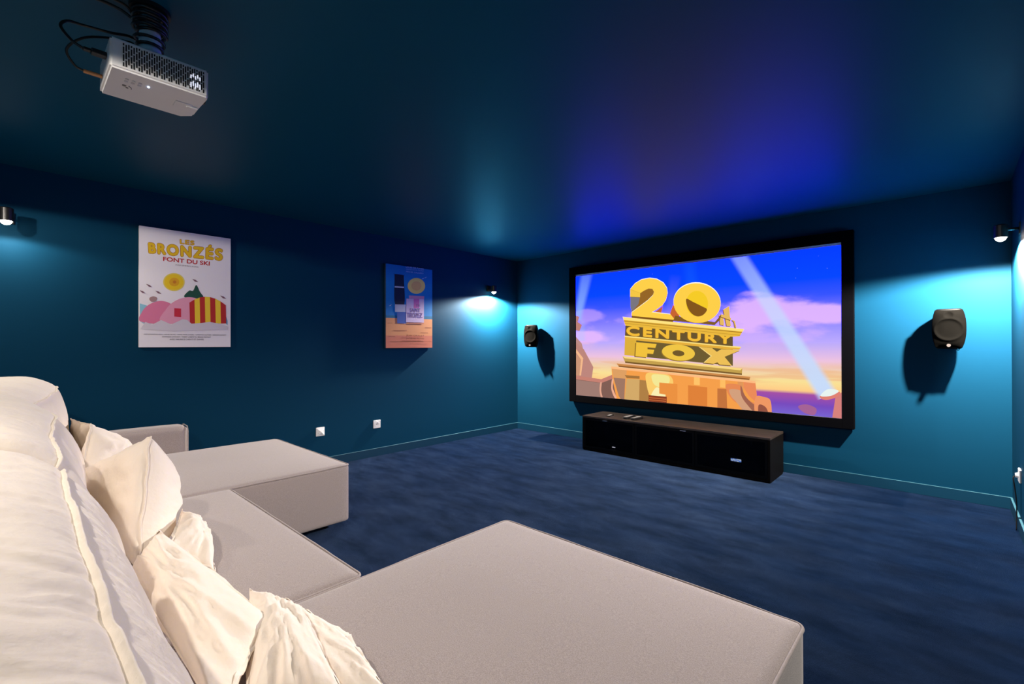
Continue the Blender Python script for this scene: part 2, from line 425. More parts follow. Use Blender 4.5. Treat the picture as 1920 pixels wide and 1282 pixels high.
pr.poly([(0, 0), (PW, 0), (PW, PH), (0, PH)], sky_material(), raw=True)
# distant ground, dish
pr.smooth([(1496, 764), (1512, 760), (1530, 768), (1526, 780), (1508, 776)], (165, 100, 150))
pr.poly([(1566, 746), (1580, 735), (1580, 790), (1560, 785)], (215, 130, 125))
pr.smooth([(1537, 744), (1555, 741), (1574, 736), (1570, 745), (1553, 751), (1541, 750)], (225, 130, 115))
pr.smooth([(1538, 743), (1552, 731), (1572, 734), (1562, 742), (1548, 745)], (232, 244, 240))
# left foreground buildings
pr.poly([(1079, 632), (1090, 645), (1094, 660), (1079, 668)], (190, 140, 135))
pr.poly([(1079, 643), (1094, 656), (1112, 690), (1109, 712), (1079, 707)], (190, 135, 125))
pr.poly([(1079, 655), (1093, 673), (1089, 706), (1085, 706), (1089, 676), (1079, 662)], (245, 185, 140))
pr.poly([(1079, 665), (1089, 676), (1086, 706), (1079, 706)], (205, 150, 120))
pr.poly([(1078, 592), (1086, 594), (1083, 604), (1091, 610), (1086, 622), (1078, 620)], (190, 130, 120))
pr.poly([(1078, 712), (1128, 718), (1150, 708), (1160, 716), (1180, 760), (1078, 760)], (130, 95, 85))
pr.poly([(1078, 706), (1127, 713), (1151, 703), (1153, 710), (1128, 720), (1078, 713)], (200, 130, 115))
pr.poly([(1078, 714), (1125, 720), (1127, 750), (1078, 748)], (160, 125, 115))
pr.smooth([(1125, 720), (1128, 720), (1127, 735), (1131, 752), (1128, 752), (1124, 736)], (225, 165, 140))
# main plinth
pr.poly([(1146, 689), (1416, 717), (1419, 744), (1422, 800), (1160, 770), (1148, 712)], (246, 160, 76))
pr.poly([(1147, 691), (1175, 694), (1170, 745), (1152, 720)], (222, 160, 100))
pr.poly([(1150, 710), (1172, 712), (1170, 760), (1160, 745)], (160, 120, 100))
pr.smooth([(1147, 714), (1150, 714), (1149, 730), (1156, 748), (1152, 748), (1146, 732)], (240, 175, 145))
pr.poly([(1171, 705), (1199, 707), (1199, 712), (1175, 711)], (165, 115, 60))
pr.poly([(1175, 712), (1199, 713), (1198, 760), (1170, 760)], (212, 170, 105))
pr.poly([(1199, 714), (1216, 716), (1216, 762), (1198, 760)], (176, 128, 70))
pr.smooth([(1212, 702), (1235, 702), (1256, 706), (1262, 722), (1250, 742), (1232, 750), (1218, 742), (1212, 722)], (252, 206, 110))
pr.smooth([(1222, 705), (1240, 704), (1254, 708), (1254, 720), (1240, 728), (1226, 722)], (244, 232, 150))
pr.smooth([(1221, 742), (1232, 728), (1247, 742), (1244, 748), (1224, 748)], (250, 240, 180))
pr.poly([(1236, 719), (1270, 722), (1270, 770), (1248, 770), (1248, 742), (1236, 740)], (236, 146, 66))
pr.poly([(1290, 724), (1326, 728), (1326, 775), (1290, 772)], (224, 130, 58))
pr.poly([(1301, 708), (1312, 709), (1312, 724), (1301, 723)], (255, 196, 106))
pr.poly([(1216, 743), (1250, 746), (1250, 766), (1216, 762)], (140, 62, 34))
for k in range(3): pr.poly([(1217, 747 + k * 4), (1249, 750 + k * 4), (1249, 751.5 + k * 4), (1217, 748.5 + k * 4)], (205, 110, 60), layer=(k == 0))
pr.poly([(1345, 730), (1362, 731), (1364, 785), (1345, 780)], (196, 116, 62))
pr.poly([(1350, 712), (1360, 713), (1360, 729), (1350, 728)], (255, 190, 100))
pr.poly([(1383, 715), (1393, 716), (1394, 735), (1383, 725)], (225, 150, 90))
pr.smooth([(1362, 722), (1388, 724), (1392, 738), (1404, 752), (1420, 762), (1420, 778), (1400, 790), (1388, 764), (1374, 752), (1364, 738)], (232, 138, 84))
pr.smooth([(1368, 732), (1388, 734), (1393, 748), (1406, 760), (1413, 768), (1412, 790), (1392, 770), (1379, 754), (1371, 745)], (212, 160, 125))
pr.smooth([(1389, 724), (1396, 742), (1408, 756), (1424, 768), (1418, 778), (1402, 762), (1390, 744)], (160, 100, 80))
pr.poly([(1394, 716), (1416, 718), (1419, 745), (1422, 760), (1404, 744), (1394, 728)], (236, 140, 90))
pr.smooth([(1418, 745), (1432, 746), (1444, 752), (1447, 776), (1446, 795), (1420, 790), (1414, 765)], (240, 152, 100))
pr.smooth([(1422, 762), (1434, 764), (1440, 776), (1438, 795), (1424, 790)], (150, 84, 66))
pr.poly([(1146, 689), (1416, 716), (1416, 720), (1146, 693)], (255, 188, 130))
# stepped ledges
pr.poly([(1156, 683), (1407, 708), (1405, 714), (1160, 689)], (206, 140, 78))
pr.poly([(1160, 687), (1405, 711.5), (1405, 714), (1160, 689.5)], (140, 86, 40))
pr.poly([(1167, 669), (1391.7, 692), (1391, 703.5), (1172, 681)], (196, 160, 78))
pr.poly([(1167, 669), (1391.7, 692), (1388, 695.5), (1171, 673)], (250, 218, 130))
pr.poly([(1172, 679), (1391, 701.5), (1391, 704.5), (1172, 682)], (120, 88, 44))
# FOX band and letters
pr.poly([(1171.5, 634), (1374, 652), (1374, 687), (1170.5, 667)], (110, 92, 50))
pr.poly([(1171.5, 634), (1193, 637), (1190, 669), (1170.5, 667)], (222, 176, 60))
for dx, dy, c in ((-1.8, 1.4, (128, 96, 40)), (0, 0, (242, 194, 62))):
    pr.poly([(1192.7 + dx, 642.5 + dy), (1231 + dx, 645.8 + dy), (1228.5 + dx, 653.5 + dy), (1214 + dx, 652.2 + dy), (1214 + dx, 655.8 + dy), (1226.5 + dx, 657 + dy), (1224.5 + dx, 665 + dy), (1213.5 + dx, 664 + dy), (1213 + dx, 671.4 + dy), (1191 + dx, 669 + dy)], c)
for dx, dy, c in ((-1.2, 1.8, (150, 116, 44)), (0, 0, (240, 198, 70))):
    pr.ell(1272 + dx, 662 + dy, 31, 15.2, c, rot=.10)
pr.ell(1272, 663.4, 11.2, 5.6, (112, 88, 44), rot=.10)
X = [(1310, 651), (1335, 653.5), (1344, 660.5), (1352.5, 655.5), (1388, 657.5), (1358.5, 670), (1372, 686.6), (1349.5, 684.8), (1345, 680.5), (1338, 683.3), (1319, 681.3), (1333, 668.6)]
pr.poly([(a - 1.5, b + 1.5) for a, b in X], (120, 92, 44)); pr.poly(X, (238, 192, 88))
pr.poly([(1310, 651), (1312, 651), (1334.6, 668.2), (1320.5, 681.4), (1319, 681.2), (1332.6, 668.6)], (252, 226, 140))
# ledge between the words
pr.poly([(1171, 629.5), (1390, 651), (1386, 656.5), (1366, 656), (1171, 637)], (230, 176, 62))
pr.poly([(1171, 629.5), (1390, 651), (1388, 653.5), (1171, 632.5)], (255, 226, 130))
# CENTURY band
pr.poly([(1172, 609), (1374, 626), (1374, 650), (1171.5, 630)], (104, 84, 48))
for dx, dy, c in ((-1.4, 1.0, (132, 92, 34)), (0, 0, (246, 190, 58))):
    pr.text('CENTURY', [(1175.5 + dx, 612.5 + dy), (1371 + dx, 629 + dy), (1371 + dx, 645.5 + dy), (1175.5 + dx, 628.5 + dy)], c, bold=.075, spacing=1.25)
# upper ledge
pr.poly([(1167, 594), (1395.5, 617), (1387, 631), (1374, 632), (1172, 611)], (236, 186, 64))
pr.poly([(1167, 594), (1395.5, 617), (1393, 622), (1169, 600)], (255, 228, 130))
pr.poly([(1169, 601.5), (1391, 623), (1391, 624.5), (1169, 603)], (170, 124, 40))
pr.poly([(1170, 606), (1388, 628.6), (1388, 629.6), (1170, 607)], (196, 150, 48))
# "th"
for pts in ([(1348.5, 591), (1356, 589), (1358, 611), (1350, 609)], [(1356, 580), (1367.5, 573), (1370.5, 612), (1362.5, 611.5)], [(1371, 599), (1378, 601), (1381.5, 615), (1378, 614), (1376, 604)], [(1352, 588), (1371, 596), (1371, 601), (1352, 594)]):
    pr.poly([(a - 1.5, b + 1) for a, b in pts], (128, 86, 42)); pr.poly(pts, (232, 186, 96))
# "2"
two = [(1181.4, 541.8), (1190, 531.5), (1202.4, 523.8), (1217.8, 520.9), (1231.5, 522.9), (1243.5, 529.8), (1250.4, 540), (1251.6, 550.4), (1248.7, 562.4), (1241.8, 572.7), (1231.5, 580.4), (1221.5, 585.6), (1265.8, 590.7), (1263.3, 600), (1183.8, 592.4), (1183.8, 586.4), (1199, 575), (1214.4, 563.2), (1223.8, 553.8), (1226.2, 547), (1223, 541), (1216, 540.4), (1207.5, 544.4), (1200.6, 549)]
pr.poly([(1181, 542), (1224, 540), (1228, 548), (1216, 563), (1184, 590), (1181, 556)], (150, 102, 40))
pr.poly([(1181, 542), (1200, 549), (1200, 557), (1181, 556)], (246, 200, 70))
pr.poly([(1181.5, 556.5), (1199.5, 557.5), (1197, 570), (1184, 585), (1181.5, 575)], (122, 118, 128))
pr.poly([(1183.8, 592), (1263.3, 600), (1262, 604), (1184, 596)], (128, 84, 30))
pr.poly([(1232, 582), (1243, 573), (1240, 588), (1224, 586)], (196, 96, 44))
pr.poly([(a + .3, b - 1.3) for a, b in two], (255, 250, 225)); pr.poly(two, (255, 208, 74))
# "0"
pr.poly([(1262, 570), (1256, 588), (1266, 600), (1280, 604)], (200, 100, 50))
pr.poly([(1266, 592), (1340, 604), (1352, 590), (1350, 600), (1340, 610), (1262, 602)], (130, 92, 36))
pr.ell(1307, 566.7, 44.6, 38.4, (255, 252, 228), rot=.12); pr.ell(1307, 568, 44.4, 37.6, (255, 208, 74), rot=.12)
pr.ell(1307, 569, 20.6, 24.2, (246, 204, 40), rot=-.05)
pr.smooth([(1286.8, 560), (1300, 566), (1316, 574), (1325.5, 580), (1319, 590), (1308, 593.4), (1297, 588), (1289, 576)], (132, 86, 30))
pr.build('projected_picture', scr, (PX0 - 2.456, -.0605, PZ0), (math.pi / 2, 0, 0))

# ------------------------------------------------------------------ posters
def poster(name, label, y0, y1, z0, z1, edge):
    t = thing(name, label, 'poster', (0, y0, z0)); w, h = y1 - y0, z1 - z0
    obj('canvas', B(0.004, .03, 0, w, 0, h, bev=.002), edge, t)
    return t, w, h
# 1: white poster. pixel-like coordinates of the sheet: u 0..817 (right), v 0..1080 (down)
t, w, h = poster('film_poster', 'white film poster with yellow bubble title, larger one further from the screen', -4.319, -3.696, 1.189, 2.118, M_canvas)
hp = homography([(115, 105), (925, 230), (903, 1194), (88, 1192)], [(0, h), (w, h), (w, 0), (0, 0)])
p = Print(w, h, hp)
p.poly([(0, 0), (w, 0), (w, h), (0, h)], (248, 242, 246), raw=True)
def title(body, q, fill, line, b0, b1, sp=1.0):
    p.text(body, q, line, bold=b1, spacing=sp); 
    cx = sum(a for a, _ in q) / 4; cy = sum(b for _, b in q) / 4; k = 1
    p.text(body, [(cx + (a - cx) * k, cy + (b - cy) * k) for a, b in q], fill, bold=b0, spacing=sp)
title('BRONZÉS', [(196, 240), (850, 300), (842, 420), (200, 348)], (240, 196, 40), (190, 110, 30), .05, .085, 1.22)
title('LES', [(476, 233), (600, 248), (598, 284), (476, 270)], (240, 196, 40), (190, 110, 30), .03, .11, 1.1)
p.text('FONT DU SKI', [(322, 386), (734, 433), (731, 467), (322, 422)], (200, 50, 56), bold=.05)
p.text('UN FILM DE PATRICE LECONTE', [(428, 453), (632, 476), (632, 486), (428, 463)], (120, 110, 120), bold=.01)
# plain landscape composition in the poster's colours
p.ell(412, 612, 96, 80, (238, 214, 100)); p.ell(412, 612, 84, 70, (246, 206, 40)); p.ell(415, 612, 44, 38, (232, 170, 40)); p.ell(418, 612, 16, 14, (214, 130, 40))
p.poly([(104, 800), (200, 830), (350, 900), (360, 960), (330, 990), (300, 960), (270, 1010), (225, 950), (190, 985), (170, 960), (140, 985), (104, 960)], (150, 205, 225))
p.poly([(190, 930), (240, 960), (270, 1010), (225, 985)], (60, 150, 195)); p.poly([(845, 850), (880, 960), (880, 1000), (840, 960)], (100, 165, 205))
p.smooth([(500, 745), (545, 690), (580, 690), (610, 640), (640, 700), (670, 750), (600, 760)], (40, 84, 70))
p.smooth([(104, 960), (120, 880), (180, 815), (280, 780), (370, 800), (450, 870), (500, 960), (300, 985)], (232, 130, 165))
p.smooth([(300, 975), (340, 850), (430, 775), (540, 748), (640, 775), (700, 850), (730, 975)], (240, 165, 190))
for k in range(7):
    x = 545 + k * 46; y_ = lambda q: 745 + ((q - 690) / 30) ** 2 * 2.2
    p.poly([(x, y_(x)), (x + 47, y_(x + 47)), (x + 47, 985), (x, 985)], (196, 52, 50) if k % 2 == 0 else (250, 214, 60))
p.poly([(410, 845), (470, 850), (468, 925), (408, 920)], (212, 50, 72))
p.smooth([(190, 755), (225, 738), (258, 752), (245, 782), (205, 785)], (176, 140, 140))
for a, b_ in ((130, 695), (190, 640), (270, 700), (600, 598), (845, 748)):
    p.poly([(a - 26, b_ - 12), (a + 4, b_ - 4), (a + 28, b_ + 18), (a - 2, b_ + 12)], (132, 96, 110))
p.poly([(104, 1030), (150, 965), (210, 990), (290, 950), (380, 990), (480, 945), (520, 950), (560, 985), (640, 980), (720, 970), (800, 985), (880, 1010), (880, 1040), (400, 1050)], (222, 214, 222))
p.text('AVEC JOSIANE BALASKO / MICHEL BLANC / MARIE-ANNE CHAZEL / CHRISTIAN CLAVIER / GERARD JUGNOT', [(133, 1071), (865, 1084), (865, 1096), (133, 1083)], (70, 60, 76), bold=.01)
p.text('DOMINIQUE LAVANANT / THIERRY LHERMITTE / BRUNO MOYNOT', [(296, 1094), (728, 1101), (728, 1113), (296, 1106)], (70, 60, 76), bold=.01)
p.text('AVEC MAURICE CHEVIT ET DANIEL', [(362, 1117), (668, 1120), (668, 1132), (362, 1129)], (70, 60, 76), bold=.01)
p.build('printed_sheet', t, (.0302, 0, 0), (math.pi / 2, 0, math.pi / 2))
# 2: beach poster
t, w, h = poster('film_poster', 'blue and sand beach film poster, smaller one nearer the screen corner', -2.178, -1.547, 1.168, 2.096, mat('canvas_edge_dark', (.03, .06, .12), rough=.7))
hp = homography([(160, 145), (714, 228), (697, 1162), (148, 1160)], [(0, h), (w, h), (w, 0), (0, 0)])
p = Print(w, h, hp)
sea, sand = (22, 128, 196), (226, 156, 104)
p.poly([(0, 0), (w, 0), (w, h), (0, h)], sea, raw=True)
p.poly([(140, 770), (720, 790), (720, 835), (140, 812)], (24, 112, 150))
p.poly([(140, 800), (720, 825), (720, 1180), (140, 1180)], sand); p.poly([(140, 1010), (720, 1020), (720, 1180), (140, 1180)], (214, 128, 100))
for a, b_, l in ((170, 860, 60), (560, 980, 90), (180, 1020, 80), (620, 920, 70), (200, 1080, 400), (240, 950, 160)):
    p.poly([(a, b_), (a + l, b_ + 2), (a + l, b_ + 8), (a, b_ + 6)], (176, 110, 74))
# two plain upright forms and a lettered panel
p.smooth([(262, 300), (262, 275), (372, 290), (372, 318), (372, 640), (262, 632)], (24, 34, 58))
p.poly([(262, 420), (372, 428), (372, 446), (262, 438)], (190, 196, 210)); p.poly([(262, 640), (395, 644), (395, 735), (262, 730)], (190, 196, 210))
p.poly([(285, 735), (392, 738), (392, 872), (285, 868)], (56, 92, 170))
p.ell(520, 420, 104, 96, (246, 220, 120)); p.ell(520, 420, 60, 56, (236, 190, 110))
p.poly([(430, 535), (612, 545), (608, 580), (430, 572)], (206, 150, 176)); p.poly([(398, 572), (608, 582), (602, 862), (388, 855)], (204, 186, 214))
p.poly([(485, 575), (552, 580), (548, 690), (485, 690)], (206, 110, 176)); p.poly([(420, 862), (600, 866), (600, 880), (420, 876)], (190, 120, 96))
p.text('DE', [(515, 640), (560, 642), (560, 672), (515, 670)], (120, 96, 150)); p.text('SAINT', [(440, 690), (560, 694), (560, 738), (440, 732)], (120, 96, 150), bold=.02); p.text('TROPEZ', [(410, 742), (585, 750), (585, 806), (410, 798)], (120, 96, 150), bold=.03)
p.text('LOUIS DE FUNES', [(398, 180), (610, 208), (610, 226), (398, 198)], (170, 205, 235), bold=.02)
p.text('GENEVIEVE GRAD', [(400, 208), (610, 232), (610, 248), (400, 224)], (130, 180, 225), bold=.02); p.text('MICHEL GALABRU', [(400, 238), (605, 262), (605, 278), (400, 254)], (170, 205, 235), bold=.02)
p.text('JEAN GIRAULT', [(388, 1004), (600, 1012), (600, 1036), (388, 1028)], (150, 84, 66), bold=.02); p.text('JACQUES VILFRID', [(388, 1038), (600, 1044), (600, 1066), (388, 1060)], (150, 84, 66), bold=.02)
p.text('GENEVIEVE GRAD   MICHEL GALABRU', [(340, 1072), (690, 1082), (690, 1096), (340, 1086)], (160, 90, 70)); p.text('JEAN LEFEBVRE', [(430, 1108), (565, 1112), (565, 1126), (430, 1122)], (160, 90, 70))
for a, b_ in ((600, 330), (205, 650), (630, 318)): p.poly([(a - 18, b_ + 8), (a, b_), (a + 16, b_ - 8), (a + 2, b_ + 6)], (220, 230, 240))
p.build('printed_sheet', t, (.0302, 0, 0), (math.pi / 2, 0, math.pi / 2))

# ------------------------------------------------------------------ sockets
def plate(name, label, loc, rotz, kind):
    t = thing(name, label, 'socket', loc, rotz)     # local -y is out of the wall
    bm = B(-.043, .043, -.011, 0, -.043, .043, bev=.004, seg=3); obj('cover_plate', bm, M_plasticw, t)
    if kind == 'socket':
        bm = bmesh.new(); N = 32; prof = [(.028, -.0112), (.026, -.0135), (.0235, -.0135), (.022, -.006), (0.0003, -.006)]
        rings = [[bm.verts.new((r * math.cos(k * 2 * math.pi / N), y, r * math.sin(k * 2 * math.pi / N))) for k in range(N)] for r, y in prof]
        for a, b_ in zip(rings, rings[1:]):
            for k in range(N): bm.faces.new((a[k], a[(k + 1) % N], b_[(k + 1) % N], b_[k]))
        bmesh.ops.recalc_face_normals(bm, faces=bm.faces)
        # fill plate behind: the well stands proud of the cover
        obj('socket_well', bm, M_plasticw, t, True)
        bm = bmesh.new()
        for sx in (-.0095, .0095): cyl(bm, (sx, -.0141, 0), (sx, -.011, 0), .0035, n=12)
        cyl(bm, (0, -.017, .011), (0, -.011, .011), .0028, n=12)
        obj('contact_holes', bm, M_slot, t)
    if kind == 'cable':
        bm = bmesh.new(); v = [bm.verts.new(q) for q in ((-.036, -.0112, -.036), (.036, -.0112, -.036), (.036, -.0112, .036), (-.036, -.0112, .036), (0.006, -.03, -.006))]
        for a, b_ in ((0, 1), (1, 2), (2, 3), (3, 0)): bm.faces.new((v[a], v[b_], v[4]))
        bmesh.ops.recalc_face_normals(bm, faces=bm.faces); obj('raised_cover', bm, M_plasticw, t)
        for a, b_ in ((-.022, -.012), (.004, -.026), (.028, .004)):
            bm = bmesh.new(); cyl(bm, (a, -.0175, b_), (a, -.010, b_), .0028, n=10); obj('screw', bm, M_slot, t)
    return t
plate('wall_outlet', 'white square outlet cover with raised faceted front, left of the power socket', (0, -2.899, .349), math.pi / 2, 'cable')
plate('wall_socket', 'white power socket with round well on the left wall', (0, -2.274, .345), math.pi / 2, 'socket')
t = plate('wall_socket', 'white socket on the right wall with a plug and black cord', (W, -.56, .36), -math.pi / 2, 'plain')
bm = bmesh.new(); cyl(bm, (0, -.026, 0), (0, -.011, 0), .014, .018, n=20); obj('plug', bm, M_plasticw, t)
bm = bmesh.new(); tube(bm, catmull([(0, -.024, -.004), (0, -.034, -.02), (0, -.028, -.08), (.0, -.020, -.18), (0, -.02, -.26), (.01, -.022, -.352)]), .0035); obj('cord', bm, M_cable, t, True)

# ------------------------------------------------------------------ speakers
def speaker(loc, rotz, label, group):
    t = thing('satellite_speaker', label, 'speaker', loc, rotz, group)   # local -y faces the room, z=0 bottom
    Hh = .30
    def prof(z):      # half width at height
        k = (z / Hh - .52) / .55
        return .096 * (1 - .30 * k * k * abs(k) ** .4)
    def ring(bm, z, y_front, sc, y_back=.085, n=40, bulge=.02):
        hw = prof(z) * sc; vs = []
        for k in range(n):
            a = 2 * math.pi * k / n; c, s_ = math.cos(a), math.sin(a)
            e = .42
            x = hw * math.copysign(abs(c) ** e, c); yy = math.copysign(abs(s_) ** e, s_)
            if yy < 0: y = y_front * -yy - (bulge * (1 - (x / max(hw, 1e-6)) ** 2) if yy < -.2 else 0); xx = x
            else: y = y_back * yy; xx = x * (1 - .30 * yy)
            vs.append(bm.verts.new((xx, y, z)))
        return vs
    def loft(bm, zs, yf, sc, yb, bulge):
        R = []
        for z in zs:
            e = min(z, Hh - z) / Hh; q = 1 if e > .06 else .90 + .10 * math.sqrt(max(0, 1 - (1 - e / .06) ** 2))
            R.append(ring(bm, z, yf * q, sc * q, yb, bulge=bulge))
        for a, b_ in zip(R, R[1:]):
            for k in range(len(a)): bm.faces.new((a[k], a[(k + 1) % len(a)], b_[(k + 1) % len(a)], b_[k]))
        bm.faces.new(R[0][::-1]); bm.faces.new(R[-1])
        return bm
    zs = [0, .004, .01, .018] + [.018 + (Hh - .036) * i / 22 for i in range(1, 23)] + [Hh - .01, Hh - .004, Hh]
    body = loft(bmesh.new(), zs, -.062, 1.0, .075, .006); obj('cabinet', body, M_spkbody, t, True)
    # cloth front with round woofer swell and tweeter dimple
    bm = bmesh.new(); nx, nzz = 36, 52; G = []
    for j in range(nzz + 1):
        z = .010 + (Hh - .020) * j / nzz; row = []
        for i in range(nx + 1):
            s_ = -1 + 2 * i / nx; x = s_ * prof(z) * .985
            y = -.064 - .026 * (1 - abs(s_) ** 2.6) * (1 - abs(2 * j / nzz - 1) ** 6)
            d = math.hypot(x, z - .145); dd = d / .080
            y += -.007 * max(0, 1 - abs(dd - 1) / .30) ** 2 + (.006 if dd < 1 else 0) * (1 - dd ** 4)
            d2 = math.hypot(x, z - .252); y += .012 * max(0, 1 - (d2 / .026) ** 2)
            row.append(bm.verts.new((x, y, z)))
        G.append(row)
    for j in range(nzz):
        for i in range(nx): bm.faces.new((G[j][i], G[j][i + 1], G[j + 1][i + 1], G[j + 1][i]))
    bd = [G[0][i] for i in range(nx + 1)] + [G[j][nx] for j in range(1, nzz + 1)] + [G[nzz][i] for i in range(nx - 1, -1, -1)] + [G[j][0] for j in range(nzz - 1, 0, -1)]
    back = [bm.verts.new((v.co.x * .97, -.050, v.co.z)) for v in bd]
    for k in range(len(bd)): bm.faces.new((bd[k], back[k], back[(k + 1) % len(bd)], bd[(k + 1) % len(bd)]))
    bmesh.ops.recalc_face_normals(bm, faces=bm.faces); gr = obj('grille', bm, M_spk, t, True)
    bm = bmesh.new(); cyl(bm, (0, -.096, .026), (0, -.072, .026), .0115, n=24); obj('badge', bm, M_badge, gr)
    bm = bmesh.new(); cyl(bm, (0, .07, .15), (0, .14, .15), .02, n=16); box(bm, -.03, .03, .128, .14, .11, .19, bev=.003)
    br = obj('wall_mount', bm, M_blackmetal, t)
    bm = bmesh.new(); tube(bm, catmull([(.035, .05, .01), (.045, .05, -.008), (.055, .07, -.004), (.045, .10, .05), (.02, .13, .09)]), .003, 6); obj('cable', bm, M_cable, t, True)
    return t
speaker((.392, -.14, 1.168), 0.38, 'small rounded dark speaker left of the screen, near the room corner', None)
s2 = speaker((4.545, -.14, 1.170), -0.02, 'rounded dark brown speaker on the wall right of the screen', None)

# ------------------------------------------------------------------ media cabinet
cx0, cx1, cy0, cy1, ct = 1.470, 3.412, -.512, -.072, .393
cab = thing('media_cabinet', 'long low black media cabinet with dark glass doors under the screen', 'cabinet', ((cx0 + cx1) / 2, (cy0 + cy1) / 2, 0))
ox, oy = -(cx0 + cx1) / 2, -(cy0 + cy1) / 2
def loc_(bm): bmesh.ops.translate(bm, verts=bm.verts, vec=(ox, oy, 0)); return bm
bm = bmesh.new(); Tk = .018
box(bm, cx0, cx0 + Tk, cy0, cy1, .014, ct - Tk); box(bm, cx1 - Tk, cx1, cy0, cy1, .014, ct - Tk)
box(bm, cx0 + Tk, cx1 - Tk, cy0 + .022, cy1, .014, .014 + Tk); box(bm, cx0 + Tk, cx1 - Tk, cy1 - .008, cy1, .014 + Tk, ct - Tk)
for k in (1, 2):
    x = cx0 + (cx1 - cx0) * k / 3; box(bm, x - .009, x + .009, cy0 + .022, cy1 - .008, .014 + Tk, ct - Tk)
obj('body', loc_(bm), M_wood, cab)
obj('top_panel', loc_(B(cx0, cx1, cy0, cy1, ct - Tk, ct, bev=.0012)), mat('cabinet_top_wood', (.030, .022, .018), rough=.27, spec=.6, var=(9, 0.35, (1, 14, 14)), bump=(600, 0.5, 0.0008)), cab)
glass = bpy.data.materials.new('smoked_glass'); glass.use_nodes = True; nt = glass.node_tree
for n in list(nt.nodes):
    if n.type == 'BSDF_PRINCIPLED': nt.nodes.remove(n)
tr = nt.nodes.new('ShaderNodeBsdfTransparent'); tr.inputs[0].default_value = (.30, .30, .32, 1)
gl = nt.nodes.new('ShaderNodeBsdfGlossy'); gl.inputs['Roughness'].default_value = .06; gl.inputs[0].default_value = (.8, .8, .8, 1)
fr = nt.nodes.new('ShaderNodeFresnel'); fr.inputs[0].default_value = 1.2
mxs = nt.nodes.new('ShaderNodeMixShader'); nt.links.new(fr.outputs[0], mxs.inputs[0]); nt.links.new(tr.outputs[0], mxs.inputs[1]); nt.links.new(gl.outputs[0], mxs.inputs[2])
nt.links.new(mxs.outputs[0], nt.nodes['Material Output'].inputs[0])
for k in range(3):
    a = cx0 + Tk + (cx1 - cx0 - 2 * Tk) * k / 3 + .002; b_ = cx0 + Tk + (cx1 - cx0 - 2 * Tk) * (k + 1) / 3 - .002
    d = obj('door', loc_(B(a, b_, cy0 + .004, cy0 + .020, .036, ct - Tk - .003, bev=.001)), glass, cab)
    fb = bmesh.new()
    box(fb, a, a + .022, cy0 - .001, cy0 + .0035, .036, ct - Tk - .003); box(fb, b_ - .022, b_, cy0 - .001, cy0 + .0035, .036, ct - Tk - .003)
    box(fb, a + .022, b_ - .022, cy0 - .001, cy0 + .0035, ct - Tk - .025, ct - Tk - .003); box(fb, a + .022, b_ - .022, cy0 - .001, cy0 + .0035, .036, .058)
    obj('door_frame', loc_(fb), M_doorblack, d)
    hx = (1.77, 2.646)[k] if k < 2 else None
    if hx: obj('handle', loc_(B(hx - .028, hx + .028, cy0 - .010, cy0 - .0011, .359, .366, bev=.001)), M_chrome, d)
obj('foot_strip', loc_(B(cx0 + .003, cx1 - .003, cy0 + .01, cy1 - .01, .0, .014)), M_wood, cab)
# devices seen through the smoked glass
t = thing('av_receiver', 'black receiver with glowing blue display behind the right glass door', 'receiver', (3.08, -.30, .032))
obj('casing', B(-.215, .215, -.15, .15, .012, .165, bev=.004), M_blackmetal, t)
for a in (-.17, .17):
    for b_ in (-.11, .11): bm = bmesh.new(); cyl(bm, (a, b_, 0), (a, b_, .013), .02, n=12); obj('foot', bm, M_blackmetal, t)
dm = bpy.data.materials.new('receiver_display'); dm.use_nodes = True; nt = dm.node_tree; b_ = nt.nodes['Principled BSDF']; b_.inputs['Base Color'].default_value = (0, 0, 0, 1)
tcn = nt.nodes.new('ShaderNodeTexCoord'); nn = nt.nodes.new('ShaderNodeTexNoise'); nn.inputs['Scale'].default_value = 70
rr = nt.nodes.new('ShaderNodeValToRGB'); rr.color_ramp.elements[0].position = .42; rr.color_ramp.elements[0].color = (.10, .28, .9, 1); rr.color_ramp.elements[1].position = .62; rr.color_ramp.elements[1].color = (.75, .9, 1, 1)
nt.links.new(tcn.outputs['Object'], nn.inputs['Vector']); nt.links.new(nn.outputs[0], rr.inputs[0]); nt.links.new(rr.outputs[0], b_.inputs['Emission Color']); b_.inputs['Emission Strength'].default_value = 5
obj('display', B(-.012, .078, -.1525, -.1495, .100, .124), dm, t)
for a in (-.14, .15): bm = bmesh.new(); cyl(bm, (a, -.168, .10), (a, -.15, .10), .024, n=28); obj('knob', bm, M_blackmetal, t)
t = thing('media_player', 'small black media box with a white light behind the left glass door', 'media player', (1.86, -.36, .032))
obj('casing', B(-.13, .13, -.10, .10, .0, .06, bev=.004), M_blackmetal, t)
bm = bmesh.new(); box(bm, -.032, -.012, -.1025, -.1005, .038, .047); box(bm, -.008, .004, -.1025, -.1005, .038, .047); obj('status_light', bm, mat('white_status_light', (0, 0, 0), emit=(.95, .95, 1), estr=6), t)

